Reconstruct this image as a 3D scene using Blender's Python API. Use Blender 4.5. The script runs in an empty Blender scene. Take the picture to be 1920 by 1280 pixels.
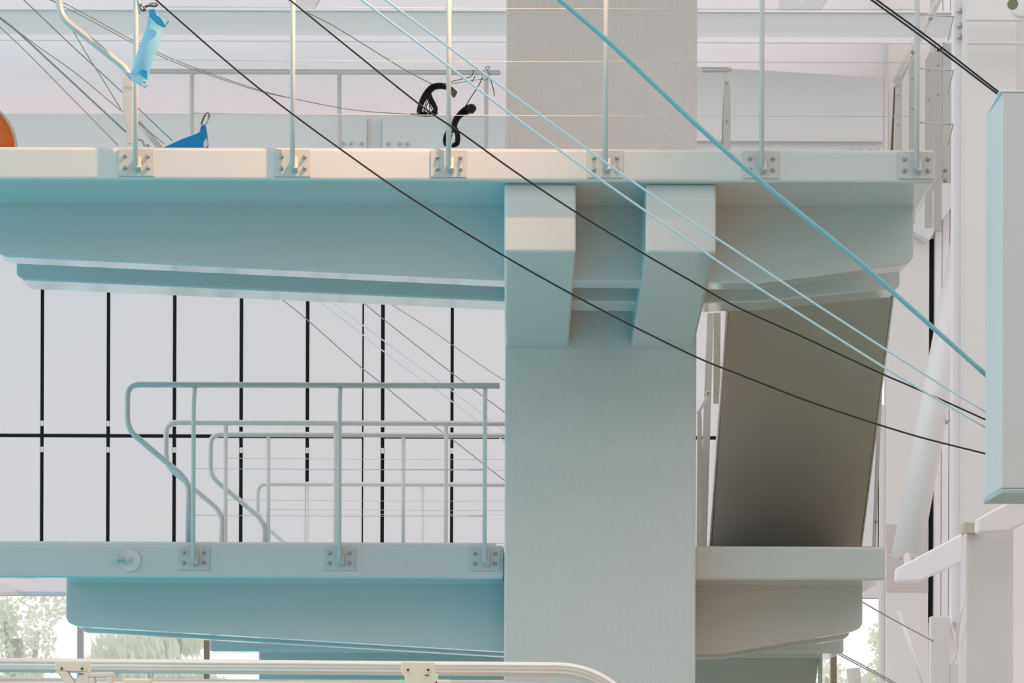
import bpy, bmesh, math, random
from mathutils import Vector, Matrix
random.seed(7)
S = bpy.context.scene
COL = S.collection

# ------------------------------------------------------------------ camera
F = 7000.0            # focal length in pixels of the 1920 px wide frame
CX, HY = 960.0, 1500.0   # principal column and horizon row
CAMZ = 3.25
cam_d = bpy.data.cameras.new('camera'); cam = bpy.data.objects.new('camera', cam_d)
COL.objects.link(cam); S.camera = cam
ROLL = 0.0035       # the photograph leans a fifth of a degree
cam.location = (0, 0, CAMZ); cam.rotation_euler = (Matrix.Rotation(math.pi/2, 3, 'X') @ Matrix.Rotation(ROLL, 3, 'Z')).to_euler()
cam_d.sensor_fit = 'HORIZONTAL'; cam_d.sensor_width = 36
cam_d.lens = F*36/1920; cam_d.shift_y = (HY-640)/1920; cam_d.shift_x = 3.0/1920
cam_d.clip_end = 400

# ------------------------------------------------------------------ world and light
W = bpy.data.worlds.new('world'); S.world = W; W.use_nodes = True
bg = W.node_tree.nodes['Background']
bg.inputs[0].default_value = (1.0, 0.99, 0.995, 1); bg.inputs[1].default_value = 1.03
S.view_settings.view_transform = 'Standard'; S.view_settings.look = 'None'
S.view_settings.exposure = 0.18; S.view_settings.gamma = 1.0; S.view_settings.use_curve_mapping = False

def P(x, y, s):
    """world point seen at pixel x, y on the plane where one metre spans s pixels"""
    return Vector(((x-CX)/s, F/s, CAMZ+(HY-y)/s))
def WX(x, s): return (x-CX)/s
def WZ(y, s): return CAMZ+(HY-y)/s

lamp_d = bpy.data.lights.new('flood_lamp', 'SPOT'); lamp = bpy.data.objects.new('flood_lamp', lamp_d)
COL.objects.link(lamp)
lamp.location = (0.55, F/310-1.0, CAMZ+6.85)
lamp_d.energy = 1080; lamp_d.color = (1.0, 0.55, 0.28); lamp_d.shadow_soft_size = 0.05
lamp_d.spot_size = math.radians(150); lamp_d.spot_blend = 1.0
aim = Vector((-4.6, 0.8, -2.6))
lamp.rotation_euler = aim.to_track_quat('-Z', 'Y').to_euler()

# ------------------------------------------------------------------ materials
def mat(name, col, rough=0.6, metal=0.0, noise=0.0, nscale=6.0, bump=0.0, bscale=60.0, alpha=None, trans=0.0, spec=0.3):
    m = bpy.data.materials.new(name); m.use_nodes = True
    nt = m.node_tree; b = nt.nodes['Principled BSDF']
    b.inputs['Base Color'].default_value = (*col, 1); b.inputs['Roughness'].default_value = rough
    b.inputs['Metallic'].default_value = metal; b.inputs['Specular IOR Level'].default_value = spec
    if trans: b.inputs['Transmission Weight'].default_value = trans
    if alpha is not None: b.inputs['Alpha'].default_value = alpha
    tc = nt.nodes.new('ShaderNodeTexCoord')
    if noise:
        n = nt.nodes.new('ShaderNodeTexNoise'); n.inputs['Scale'].default_value = nscale; n.inputs['Detail'].default_value = 6
        mx = nt.nodes.new('ShaderNodeMix'); mx.data_type = 'RGBA'
        mx.inputs[6].default_value = (*[c*(1-noise) for c in col], 1); mx.inputs[7].default_value = (*[min(1, c*(1+noise)) for c in col], 1)
        nt.links.new(tc.outputs['Object'], n.inputs['Vector']); nt.links.new(n.outputs['Fac'], mx.inputs[0])
        nt.links.new(mx.outputs[2], b.inputs['Base Color'])
    if bump:
        n2 = nt.nodes.new('ShaderNodeTexNoise'); n2.inputs['Scale'].default_value = bscale; n2.inputs['Detail'].default_value = 3
        bp = nt.nodes.new('ShaderNodeBump'); bp.inputs['Strength'].default_value = bump; bp.inputs['Distance'].default_value = 0.004
        nt.links.new(tc.outputs['Object'], n2.inputs['Vector']); nt.links.new(n2.outputs['Fac'], bp.inputs['Height'])
        nt.links.new(bp.outputs['Normal'], b.inputs['Normal'])
    return m
def tile_mat(name, col, grout, size):
    m = mat(name, col, 0.45); nt = m.node_tree; b = nt.nodes['Principled BSDF']
    tc = nt.nodes.new('ShaderNodeTexCoord'); sep = nt.nodes.new('ShaderNodeSeparateXYZ'); cmb = nt.nodes.new('ShaderNodeCombineXYZ')
    ad = nt.nodes.new('ShaderNodeMath'); ad.operation = 'ADD'
    nt.links.new(tc.outputs['Object'], sep.inputs[0]); nt.links.new(sep.outputs[0], ad.inputs[0]); nt.links.new(sep.outputs[1], ad.inputs[1])
    nt.links.new(ad.outputs[0], cmb.inputs[0]); nt.links.new(sep.outputs[2], cmb.inputs[1])
    br = nt.nodes.new('ShaderNodeTexBrick'); br.offset = 0.0
    br.inputs['Scale'].default_value = 1.0; br.inputs['Brick Width'].default_value = size; br.inputs['Row Height'].default_value = size
    br.inputs['Mortar Size'].default_value = 0.0018; br.inputs['Mortar Smooth'].default_value = 0.3
    br.inputs['Color1'].default_value = (*col, 1); br.inputs['Color2'].default_value = (*[c*0.97 for c in col], 1); br.inputs['Mortar'].default_value = (*grout, 1)
    nt.links.new(cmb.outputs[0], br.inputs['Vector']); nt.links.new(br.outputs['Color'], b.inputs['Base Color'])
    return m
M = {}
M['concrete'] = mat('painted concrete', (0.70, 0.69, 0.67), 0.14, noise=0.025, nscale=3, bump=0.03, bscale=140, spec=0.5)
M['dark_sheet'] = mat('added dark deck sheet', (0.035, 0.036, 0.033), 0.9)  # near-black so the deck throws no light up at the stair
M['stair'] = mat('bare grey concrete', (0.50, 0.485, 0.43), 0.75, noise=0.04, nscale=3, bump=0.12, bscale=140)
M['tile'] = tile_mat('mosaic tile', (0.82, 0.765, 0.74), (0.75, 0.70, 0.675), 0.054)
M['steel'] = mat('brushed stainless steel', (0.76, 0.735, 0.715), 0.7, metal=0.0, noise=0.03, nscale=20, spec=0.2)
M['plate'] = mat('steel plate', (0.62, 0.61, 0.595), 0.5, metal=0.2, noise=0.05, nscale=30)
M['bolt'] = mat('bolt steel', (0.5, 0.48, 0.45), 0.25, metal=0.9)
M['tube'] = mat('galvanised tube', (0.62, 0.625, 0.615), 0.35, metal=0.35, noise=0.05, nscale=25)
M['white'] = mat('white wall paint', (0.76, 0.73, 0.725), 0.8, noise=0.015, nscale=1.5)
M['panel'] = mat('white wall panel', (0.88, 0.82, 0.835), 0.6, noise=0.01, nscale=1.0)
M['warm'] = mat('warm white wall paint', (0.80, 0.755, 0.73), 0.8, noise=0.02, nscale=1.2)
M['greywall'] = mat('pale grey paint', (0.745, 0.71, 0.695), 0.7, noise=0.015)
M['girder'] = mat('grey girder paint', (0.67, 0.66, 0.65), 0.7)
M['black'] = mat('black joint', (0.008, 0.014, 0.011), 0.7)
M['cabinet'] = mat('grey enamel', (0.72, 0.69, 0.685), 0.5)
M['cabinet_side'] = mat('blue grey enamel', (0.52, 0.56, 0.575), 0.5)
M['water'] = mat('pool water', (0.02, 0.62, 0.82), 0.3)
M['floor'] = mat('beige tile floor', (0.56, 0.455, 0.33), 0.6, noise=0.04)
M['surround'] = mat('pale pool surround', (0.62, 0.58, 0.55), 0.6, noise=0.04)
M['grass'] = mat('pale paving', (0.80, 0.78, 0.77), 0.9, noise=0.03)
M['glass'] = mat('window glass', (1, 1, 1), 0.0, alpha=0.06)
M['frame'] = mat('grey window frame', (0.42, 0.42, 0.42), 0.5)
M['bronze'] = mat('brown window frame', (0.22, 0.18, 0.13), 0.5)
M['leaf'] = mat('overexposed leaves', (0.84, 0.87, 0.78), 0.8, noise=0.15, nscale=2)  # overexposed daylight is put into the leaf colour
M['leaf2'] = mat('overexposed drooping leaves', (0.83, 0.86, 0.77), 0.8, noise=0.15, nscale=2)  # the same overexposure put into this leaf colour
for k in ('leaf', 'leaf2'):   # thin leaves let light through
    nt_ = M[k].node_tree; tl_ = nt_.nodes.new('ShaderNodeBsdfTranslucent'); tl_.inputs[0].default_value = (0.86, 0.90, 0.78, 1)
    mx_ = nt_.nodes.new('ShaderNodeMixShader'); mx_.inputs[0].default_value = 0.5
    nt_.links.new(nt_.nodes['Principled BSDF'].outputs[0], mx_.inputs[1]); nt_.links.new(tl_.outputs[0], mx_.inputs[2])
    nt_.links.new(mx_.outputs[0], nt_.nodes['Material Output'].inputs['Surface'])
M['bark'] = mat('pale bark', (0.62, 0.60, 0.59), 0.9)
M['teal'] = mat('teal rope', (0.27, 0.57, 0.63), 0.6)
M['ltblue'] = mat('pale blue cord', (0.66, 0.80, 0.88), 0.5)
M['dark'] = mat('dark steel wire', (0.035, 0.032, 0.03), 0.5)
M['greycord'] = mat('grey cord', (0.33, 0.32, 0.31), 0.7)
M['tealgrey'] = mat('grey green cord', (0.20, 0.33, 0.36), 0.7)
M['whitecord'] = mat('white cord', (0.75, 0.78, 0.80), 0.6)
M['blacksheath'] = mat('black cord', (0.006, 0.006, 0.006), 0.45)
M['blue_film'] = mat('pale blue film', (0.33, 0.72, 0.93), 0.25, trans=0.2, spec=0.5)
M['blue'] = mat('blue nylon', (0.004, 0.26, 0.62), 0.5)
M['cyan'] = mat('cyan nylon', (0.01, 0.33, 0.62), 0.4)
M['clear'] = mat('clear film', (0.75, 0.80, 0.80), 0.2, alpha=0.75)
M['bronze_metal'] = mat('dull bronze metal', (0.16, 0.13, 0.10), 0.35, metal=0.8)
M['orange'] = mat('orange plastic', (0.60, 0.15, 0.025), 0.45)
M['foil'] = mat('crinkled foil', (0.55, 0.52, 0.46), 0.4, noise=0.2, nscale=18, bump=1.0, bscale=40)
M['beige'] = mat('beige plastic', (0.95, 0.86, 0.74), 0.6, noise=0.03)
M['alu'] = mat('aluminium', (0.85, 0.79, 0.72), 0.32, metal=0.5, noise=0.04, nscale=12)
M['disc'] = mat('grey disc plate', (0.78, 0.76, 0.74), 0.6)
M['soffit'] = mat('blue grey sill', (0.50, 0.58, 0.66), 0.6)

# ------------------------------------------------------------------ mesh helpers
def tag(o, label=None, cat=None, group=None, kind=None):
    if label: o['label'] = label
    if cat: o['category'] = cat
    if group: o['group'] = group
    if kind: o['kind'] = kind
    return o
def thing(name, label, cat, loc=(0, 0, 0), group=None):
    o = bpy.data.objects.new(name, None); COL.objects.link(o); o.location = loc; o.empty_display_size = 0.1
    return tag(o, label, cat, group)
def worldloc(o):
    v = Vector(o.location)
    while o.parent: o = o.parent; v += Vector(o.location)
    return v
class MB:
    def __init__(self): self.bm = bmesh.new()
    def box(self, a, b):
        a, b = Vector(a), Vector(b)
        lo = Vector([min(a[i], b[i]) for i in range(3)]); hi = Vector([max(a[i], b[i]) for i in range(3)])
        v = [self.bm.verts.new((x, y, z)) for x in (lo.x, hi.x) for y in (lo.y, hi.y) for z in (lo.z, hi.z)]
        for f in ((0, 1, 3, 2), (4, 6, 7, 5), (0, 4, 5, 1), (2, 3, 7, 6), (0, 2, 6, 4), (1, 5, 7, 3)):
            self.bm.faces.new([v[i] for i in f])
        return self
    def prism(self, pts, vec):
        """polygon pts swept by vec"""
        vec = Vector(vec)
        a = [self.bm.verts.new(Vector(p)) for p in pts]; b = [self.bm.verts.new(Vector(p)+vec) for p in pts]
        n = len(a)
        self.bm.faces.new(a); self.bm.faces.new(list(reversed(b)))
        for i in range(n):
            self.bm.faces.new((a[i], b[i], b[(i+1) % n], a[(i+1) % n]))
        return self
    def tube(self, pts, r, seg=10, cap=True, rz=None):
        pts = [Vector(p) for p in pts]; n = len(pts); rings = []
        rr = r if isinstance(r, (list, tuple)) else [r]*n
        t0 = (pts[1]-pts[0]).normalized()
        up = Vector((0, 1, 0)) if abs(t0.y) < 0.9 else Vector((1, 0, 0))
        u = (up-t0*up.dot(t0)).normalized()
        for i in range(n):
            if i == 0: t = t0
            elif i == n-1: t = (pts[-1]-pts[-2]).normalized()
            else: t = ((pts[i]-pts[i-1]).normalized()+(pts[i+1]-pts[i]).normalized()).normalized()
            u = (u-t*u.dot(t)).normalized(); w = t.cross(u)
            k = 1.0
            if 0 < i < n-1:
                c = max(0.5, t.dot((pts[i+1]-pts[i]).normalized())); k = 1.0
            rings.append([self.bm.verts.new(pts[i]+(u*math.cos(2*math.pi*j/seg)+w*math.sin(2*math.pi*j/seg))*rr[i]) for j in range(seg)])
        for i in range(n-1):
            for j in range(seg):
                f = self.bm.faces.new((rings[i][j], rings[i][(j+1) % seg], rings[i+1][(j+1) % seg], rings[i+1][j])); f.smooth = True
        if cap:
            self.bm.faces.new(list(reversed(rings[0]))); self.bm.faces.new(rings[-1])
        return self
    def disc(self, c, r, d, axis='Y', seg=16):
        c = Vector(c); v = {'Y': Vector((0, 1, 0)), 'X': Vector((1, 0, 0)), 'Z': Vector((0, 0, 1))}[axis]
        return self.tube([c, c+v*d], r, seg)
    def dome(self, c, r, h, seg=10):
        """a bolt head on a face that looks towards -Y"""
        c = Vector(c)
        return self.tube([c, c+Vector((0, -h*0.6, 0)), c+Vector((0, -h, 0))], [r, r*0.95, r*0.35], seg)
    def quad(self, pts):
        self.bm.faces.new([self.bm.verts.new(Vector(p)) for p in pts]); return self
    def build(self, name, m, parent=None, bevel=0, seg=2, sub=0, label=None, normals=True):
        if normals: bmesh.ops.recalc_face_normals(self.bm, faces=self.bm.faces)
        off = worldloc(parent) if parent else Vector((0, 0, 0))
        if parent is None:
            # origin at the centre of the mesh base
            vs = [v.co for v in self.bm.verts]
            off = Vector(((min(v.x for v in vs)+max(v.x for v in vs))/2, (min(v.y for v in vs)+max(v.y for v in vs))/2, min(v.z for v in vs)))
        for v in self.bm.verts: v.co -= off
        me = bpy.data.meshes.new(name); self.bm.to_mesh(me); self.bm.free()
        for mm in (m if isinstance(m, (list, tuple)) else [m]): me.materials.append(mm)
        o = bpy.data.objects.new(name, me); COL.objects.link(o)
        if parent: o.parent = parent
        else: o.location = off
        if bevel:
            b = o.modifiers.new('bevel', 'BEVEL'); b.width = bevel; b.segments = seg; b.limit_method = 'ANGLE'; b.angle_limit = math.radians(35)
        if sub:
            s_ = o.modifiers.new('sub', 'SUBSURF'); s_.levels = sub; s_.render_levels = sub
        if label: o['label'] = label
        return o
def fillet(pts, r, n=6):
    """round the corners of a polyline"""
    pts = [Vector(p) for p in pts]; out = [pts[0]]
    for i in range(1, len(pts)-1):
        a, b, c = pts[i-1], pts[i], pts[i+1]
        d1, d2 = (a-b), (c-b); L = min(r, d1.length*0.49, d2.length*0.49)
        p, q = b+d1.normalized()*L, b+d2.normalized()*L
        for k in range(n+1):
            t = k/n; out.append(p*(1-t)**2+b*2*t*(1-t)+q*t*t)
    out.append(pts[-1]); return out
def spline(pts, n=8):
    """Catmull-Rom through the points"""
    pts = [Vector(p) for p in pts]; q = [pts[0]*2-pts[1]]+pts+[pts[-1]*2-pts[-2]]; out = []
    for i in range(1, len(q)-2):
        for k in range(n):
            t = k/n; a, b, c, d = q[i-1], q[i], q[i+1], q[i+2]
            out.append(0.5*((2*b)+(c-a)*t+(2*a-5*b+4*c-d)*t*t+(3*b-a-3*c+d)*t**3))
    out.append(pts[-1]); return out
def struct(o): o['kind'] = 'structure'; return o

# ================================================================== SETTING
ZD_UP = WZ(278, 310)     # top of the upper platform
ZD_LO = WZ(1022, 272.5)  # top of the lower platform
YW = 45.0; SB = F/YW
# floor and pool
EP = -0.7
struct(MB().box((EP, -24, -0.3), (40, 35.5, 0)).build('floor', M['floor']))
struct(MB().box((-45, -14, -0.5), (EP, 35.5, -0.12)).build('floor_pool', M['water']))
struct(MB().box((-45, 35.5, -0.3), (40, YW+0.3, 0)).build('floor_surround', M['surround']))
struct(MB().box((-45, -24, -0.3), (EP, -14, 0)).build('floor_walkway', M['surround']))
struct(MB().box((-45, -24.4, -0.3), (40, -24, 16.5)).build('wall_front', mat('dark hall wall', (0.40, 0.40, 0.40), 0.8)))
struct(MB().box((9.6, -24, 0), (9.9, 35.5, 11)).build('wall_side', mat('hall side wall', (0.50, 0.46, 0.40), 0.8)))
struct(MB().box((-90, YW+0.35, -0.4), (90, 140, -0.05)).build('floor_lawn', M['grass']))

# back wall: white panels over dark joints
def zb(y): return WZ(y, SB)
def xb(x): return WX(x, SB)
edges = [(-419, -300), (-293, -172), (-165, -48), (-41, 76.5), (83.5, 200.5), (207.5, 324.5), (331.5, 449.5), (456.5, 573.5), (580.5, 679.5), (682.5, 714.5), (721.5, 845), (851, 975), (981, 1105), (1111, 1235), (1241, 1360), (1367, 1490), (1497, 1646.5)]
wb = MB()
for (a, b) in edges:
    if a == 682.5:
        wb.box((xb(a), YW-0.06, zb(1119)), (xb(b), YW, zb(400))); continue
    wb.box((xb(a), YW-0.05, zb(1119)), (xb(b), YW, zb(823.5)))
    wb.box((xb(a), YW-0.05, zb(816.5)), (xb(b), YW, zb(400)))
wb.box((xb(-419), YW-0.05, zb(399)), (xb(1700), YW+0.1, zb(-520)))
struct(wb.build('wall_back', M['panel'], bevel=0.004, seg=1))
tr = MB().box((xb(-419), YW+0.001, zb(1119)), (xb(1652), YW+0.06, zb(400)))
struct(tr.build('trim_1', M['black']))
tabs = MB()
for x in (80, 204, 328, 453, 577, 718, 848):
    for y in (797, 846): tabs.box((xb(x-3), YW-0.045, zb(y+5)), (xb(x+3), YW, zb(y-5)))
struct(tabs.build('trim_2', M['greywall']))
# window band under the panels
fr = MB()
fr.box((xb(-420), YW-0.15, zb(1119)), (xb(1655), YW+0.15, zb(1088)))
fr.box((xb(-420), YW-0.08, zb(1520)), (xb(1655), YW+0.1, zb(1500)))
w1 = struct(fr.build('window_1', M['panel'], bevel=0.01))
mm = MB(); mm.box((xb(148), YW-0.08, zb(1500)), (xb(158.5), YW+0.06, zb(1119))); mm.build('mullion', M['frame'], w1)
mm = MB(); mm.box((xb(385), YW-0.08, zb(1500)), (xb(395), YW+0.06, zb(1119))); mm.build('mullion', M['bronze'], w1, label='brown window mullion')
mm = MB(); mm.box((xb(1559), YW-0.08, zb(1500)), (xb(1570), YW+0.06, zb(1119))); mm.build('mullion', M['bronze'], w1, label='tan window mullion')
MB().box((xb(-420), YW+0.0, zb(1500)), (xb(1655), YW+0.012, zb(1119))).build('pane', M['glass'], w1)
struct(MB().box((xb(-420), YW-0.1, 0), (xb(1655), YW+0.25, zb(1520))).build('wall_sill', M['warm']))
# sloping sill pieces seen under the lower platform at the left
sp = MB().prism([(xb(-60), YW-0.75, zb(1119)), (xb(46), YW-0.75, zb(1119)), (xb(46), YW-0.75, zb(1113)), (xb(18), YW-0.75, zb(1101)), (xb(-60), YW-0.75, zb(1100))], (0, 0.55, 0))
struct(sp.build('trim_3', M['warm']))
struct(MB().box((xb(48), YW-0.6, zb(1122)), (xb(135), YW-0.16, zb(1117))).build('trim_4', M['soffit']))

# right hand wall strips, dark slot and ribbed cladding
wr = MB()
wr.box((xb(1657), YW-0.4, 0), (xb(1735), YW-0.06, zb(-520)))
wr.box((xb(1648), YW-0.25, zb(1300)), (xb(1657), YW-0.06, zb(760)))
wr.box((xb(1735.2), YW-0.3, zb(451)), (xb(1745.8), YW-0.02, zb(-520)))
struct(wr.build('wall_right', M['warm'], bevel=0.01))
wr2 = MB()
wr2.box((xb(1657), YW-0.41, zb(1110)), (xb(1735), YW-0.401, zb(1042)))
wr2.box((xb(1657), YW-0.41, zb(1038)), (xb(1735), YW-0.401, zb(985)))
struct(wr2.build('trim_5', mat('pinkish wall tile', (0.62, 0.55, 0.53), 0.7)))
struct(MB().box((xb(1736.5), YW-0.25, zb(1165)), (xb(1745), YW-0.02, zb(452))).build('trim_6', M['black']))
cl = MB()
x = 1746
while x < 1806:
    cl.box((xb(x), YW-0.35, zb(1166)), (xb(x+13.2), YW-0.02, zb(-520))); x += 14
struct(cl.build('wall_cladding', M['panel'], bevel=0.012))
struct(MB().box((xb(1701), YW-0.01, 0), (xb(2300), YW+0.2, zb(-520))).build('wall_far', M['panel']))
# upper right: a diagonal flashing that closes the ribbed cladding
fl = MB().prism([P(1700, 425, 158), P(1742, 448, 158), P(1752, 430, 158), P(1806, 352, 158), P(1806, 318, 158), P(1765, 332, 158)], (0, 0.29, 0))
tag(fl.build('flashing', M['white'], bevel=0.01), 'white diagonal flashing above the black slot beside the ribbed wall', 'flashing')
# slit light tube low on the right wall
tb = MB().tube([P(1686, 1142, 160), P(1734, 1282, 160)], 0.022, 10)
tag(tb.build('conduit', mat('white plastic', (0.85, 0.85, 0.85), 0.4)), 'thin white conduit slanting down the pale wall at lower right', 'pipe')

# girder and boxes high on the back wall
gd = thing('girder', 'long pale grey steel girder high across the back wall', 'girder', P(900, 78, 161.5))
MB().box(P(-560, 68, 161.5), P(1800, 21, 161.5)+Vector((0, 0.3, 0))).build('web', M['girder'], gd)
g2 = MB(); g2.box(P(-560, 78, 161.7), P(1800, 68, 161.7)+Vector((0, 0.06, 0)))
g2.box(P(-560, 21, 161.6), P(1800, 18, 161.6)+Vector((0, 0.06, 0))); g2.build('flange', M['panel'], gd)
d1 = thing('bulkhead', 'pale grey box beam on the back wall, left of the pillar', 'beam', P(460, 330, 158))
MB().box(P(-200, 330, 158), P(950, 215, 158)+Vector((0, 0.645, 0))).build('body', M['greywall'], d1, bevel=0.01)
for (a, b) in ((640, 686), (716, 946)): MB().box(P(a, 280, 158.4), P(b, 219, 158.4)+Vector((0, 0.09, 0))).build('cover_panel', M['girder'], d1, bevel=0.004)
for x in (642, 657, 677, 727, 748, 762): MB().dome(P(x, 270, 158.5), 0.021, 0.015).build('bolt', M['frame'], d1)
d2 = thing('bulkhead', 'pale grey box beam on the back wall, right of the pillar', 'beam', P(1475, 330, 159))
MB().prism([P(1290, 330, 159), P(1655, 330, 159), P(1655, 134, 159), P(1648, 142, 159), P(1290, 122, 159)], (0, 0.92, 0)).build('body', M['greywall'], d2, bevel=0.01)
for x in (1596, 1610, 1631, 1645): MB().dome(P(x, 280, 159.2), 0.021, 0.02).build('bolt', M['frame'], d2)
MB().box(P(1290, 262, 159.3), P(1654, 262.6, 159.3)+Vector((0, 0.1, 0))).build('seam', M['girder'], d2)
MB().box(P(1655.4, 330, 158.9), P(1663.5, -20, 158.9)+Vector((0, 0.5, 0))).build('end_trim', M['white'], d2)
# roof bracing glimpsed at the very top
rb = MB().prism([P(1460, -40, 160), P(1500, -40, 160), P(1500, 5, 160), P(1530, -40, 160), P(1575, -40, 160), P(1528, 26, 160), P(1460, 26, 160)], (0, 0.12, 0))
tag(rb.build('roof_brace', M['girder'], bevel=0.005), 'grey v-shaped roof brace above the girder, right of the pillar', 'brace')
rb = MB().prism([P(520, -40, 160), P(620, -40, 160), P(585, 19, 160), P(545, 19, 160)], (0, 0.12, 0))
tag(rb.build('roof_brace', M['girder'], bevel=0.005), 'grey tapering roof gusset above the girder, left of the pillar', 'brace')

# ================================================================== CONCRETE TOWER
YP0 = F/276.0; YP1 = 26.28
XP0, XP1 = -0.047, 1.253
pl = MB().box((XP0, YP0, 0), (XP1, YP1, CAMZ+7.4)).build('tower_pillar', M['tile'], bevel=0.012)
tag(pl, 'broad grey mosaic-tiled concrete pillar in the middle of the diving tower', 'pillar')

# ---- upper platform
SU = 310.0; YU = F/SU
zu0 = WZ(340, SU)
XR_U = WX(1752, SU)
up = thing('diving_platform', 'upper concrete diving platform resting on two corbels of the pillar', 'diving platform', (0, YU, zu0))
MB().box((-5.2, YU, zu0), (XR_U, YP0-0.004, ZD_UP)).build('deck_slab', M['concrete'], up, bevel=0.02, seg=3)
def beam(y0, y1, ztop, pts, name, parent, bev=0.012):
    """beam along X; pts = lower outline (x, z) from left to right"""
    ztop += 0.03
    poly = [(pts[0][0], y0, ztop)]+[(x, y0, z) for x, z in pts]+[(pts[-1][0], y0, ztop)]
    return MB().prism(poly, (0, y1-y0, 0)).build(name, M['concrete'], parent, bevel=bev, seg=2)
s1 = 298.0
o1 = [(-3.24, WZ(478, s1)), (-3.18, WZ(484.5, s1)), (WX(945, s1), WZ(526, s1)), (WX(1325, s1), WZ(529, s1)), (WX(1425, s1), WZ(529, s1)), (WX(1698, s1), WZ(493, s1)), (WX(1712, s1), WZ(480, s1))]
beam(F/s1, F/s1+0.30, zu0, o1, 'beam', up)
s2 = 286.8
o2 = [(WX(30, s2), WZ(518, s2)), (WX(44, s2), WZ(528, s2)), (WX(945, s2), WZ(565, s2)), (WX(1325, s2), WZ(567, s2)), (WX(1425, s2), WZ(564, s2)), (WX(1680, s2), WZ(538, s2)), (WX(1687, s2), WZ(532, s2))]
beam(F/s2, F/s2+0.44, zu0, o2, 'beam', up)
YC = F/309.0
for (xa, xc) in ((-0.05, 0.385), (0.808, 1.235)):
    pr = [(xa, YC, zu0), (xa, YC, WZ(480, 306.8)), (xa, YP0-0.004, WZ(650, 276)), (xa, YP0-0.004, zu0)]
    MB().prism(pr, (xc-xa, 0, 0)).build('corbel', M['concrete'], up, bevel=0.018, seg=3)

# ---- unseen slab added above the picture to shade the upper platform
tp = thing('diving_platform', 'added unseen concrete slab on top of the pillar, shading the upper platform', 'diving platform', (0, YU, CAMZ+7.41))
MB().box((-5.2, YU-2.6, CAMZ+7.41), (XR_U, YP0+1.6, CAMZ+7.66)).build('deck_slab', M['concrete'], tp, bevel=0.02)

# ---- lower platform
SL = 272.5; YL = F/SL; YLB = 28.48
zl0 = WZ(1085, SL)
XR_L = WX(1662, SL)
lo = thing('diving_platform', 'lower concrete diving platform passing behind the tiled pillar', 'diving platform', (0, YL, zl0))
g = 0.004
plan = [(-5.4, YL), (XP0-g, YL), (XP0-g, YP1+g), (XP1+g, YP1+g), (XP1+g, YL), (XR_L, YL), (XR_L, YLB), (-3.13, YLB), (-3.13, YL+0.22), (-5.4, YL+0.22)]
MB().prism([(x, y, zl0) for x, y in plan], (0, 0, ZD_LO-zl0)).build('deck_slab', M['concrete'], lo, bevel=0.022, seg=3)
MB().box((XP1+0.1, YL+0.06, ZD_LO), (XR_L-0.06, YLB-0.02, ZD_LO+0.004)).build('dark_bounce_sheet', M['dark_sheet'], lo, label='added dark deck sheet')  # added dark sheet that cuts bounce light under the stair
mt = MB(); mt.box((-5.3, YL+0.02, ZD_LO), (XP0-0.06, YL+0.2, ZD_LO+0.018)); mt.build('edge_strip', M['panel'], lo)  # light from above is put into this strip's white colour
s3 = 265.5
o3 = [(WX(125, s3), WZ(1160, s3)), (WX(130, s3), WZ(1170, s3)), (WX(145, s3), WZ(1176, s3)), (WX(945, s3), WZ(1221, s3)), (WX(1307, s3), WZ(1224, s3)), (WX(1360, s3), WZ(1223, s3)), (WX(1600, s3), WZ(1181, s3)), (WX(1612, s3), WZ(1176, s3)), (WX(1619, s3), WZ(1168, s3))]
beam(max(F/s3, YP1+0.01), F/s3+0.23, zl0, o3, 'beam', lo)
s4 = 257.6
o4 = [(WX(152, s4), WZ(1180, s4)), (WX(160, s4), WZ(1187, s4)), (WX(945, s4), WZ(1230, s4)), (WX(1307, s4), WZ(1233, s4)), (WX(1360, s4), WZ(1232, s4)), (WX(1585, s4), WZ(1195, s4)), (WX(1594, s4), WZ(1188, s4))]
beam(F/s4, F/s4+0.23, zl0, o4, 'beam', lo)
# round plate with eye bolt on the lower fascia
eb = thing('eye_bolt', 'steel eye bolt on a round plate on the lower platform edge', 'bolt', P(244, 1052, SL))
MB().disc(P(245, 1053, SL)+Vector((0, -0.012, 0)), 0.075, 0.012, seg=32).build('round_plate', M['disc'], eb)
c = P(246, 1052, SL)
MB().tube(spline([c+Vector((0, -0.01, 0)), c+Vector((-0.015, -0.05, 0)), c+Vector((-0.05, -0.06, 0.001)), c+Vector((-0.085, -0.06, 0.003))], 5), 0.016, 12).build('shank', M['steel'], eb)
MB().tube([c+Vector((-0.085, -0.06, 0.003)), c+Vector((-0.135, -0.06, 0.006))], 0.007, 8).build('pin', M['steel'], eb)
rg = MB()
for k in range(4): rg.tube([c+Vector((-0.03-0.014*k, -0.06, 0.0015)), c+Vector((-0.036-0.014*k, -0.06, 0.0015))], 0.02, 12)
rg.build('thread', M['bolt'], eb)

# ---- platform behind the lower one
SC, SD = 239.7, 207.3
YC3, YD3 = F/SC-0.05, F/SD+0.05
re = thing('diving_platform', 'rear concrete platform half hidden behind the lower diving platform', 'diving platform', (0, YC3, zl0))
MB().box((-3.0, YC3, zl0), (1.2, YD3, ZD_LO)).build('deck_slab', M['concrete'], re, bevel=0.02)
MB().box((WX(395, 236), F/236, WZ(1222, 236)), (1.15, F/236+0.3, zl0)).build('beam', M['concrete'], re, bevel=0.015)
MB().box((WX(487, 228), F/228, WZ(1275, 228)), (1.15, F/228+0.3, zl0)).build('beam', M['concrete'], re, bevel=0.015)
MB().box((0.2, YC3+1.6, 0), (1.1, YC3+2.4, zl0)).build('column', M['concrete'], re, bevel=0.015)

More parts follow.
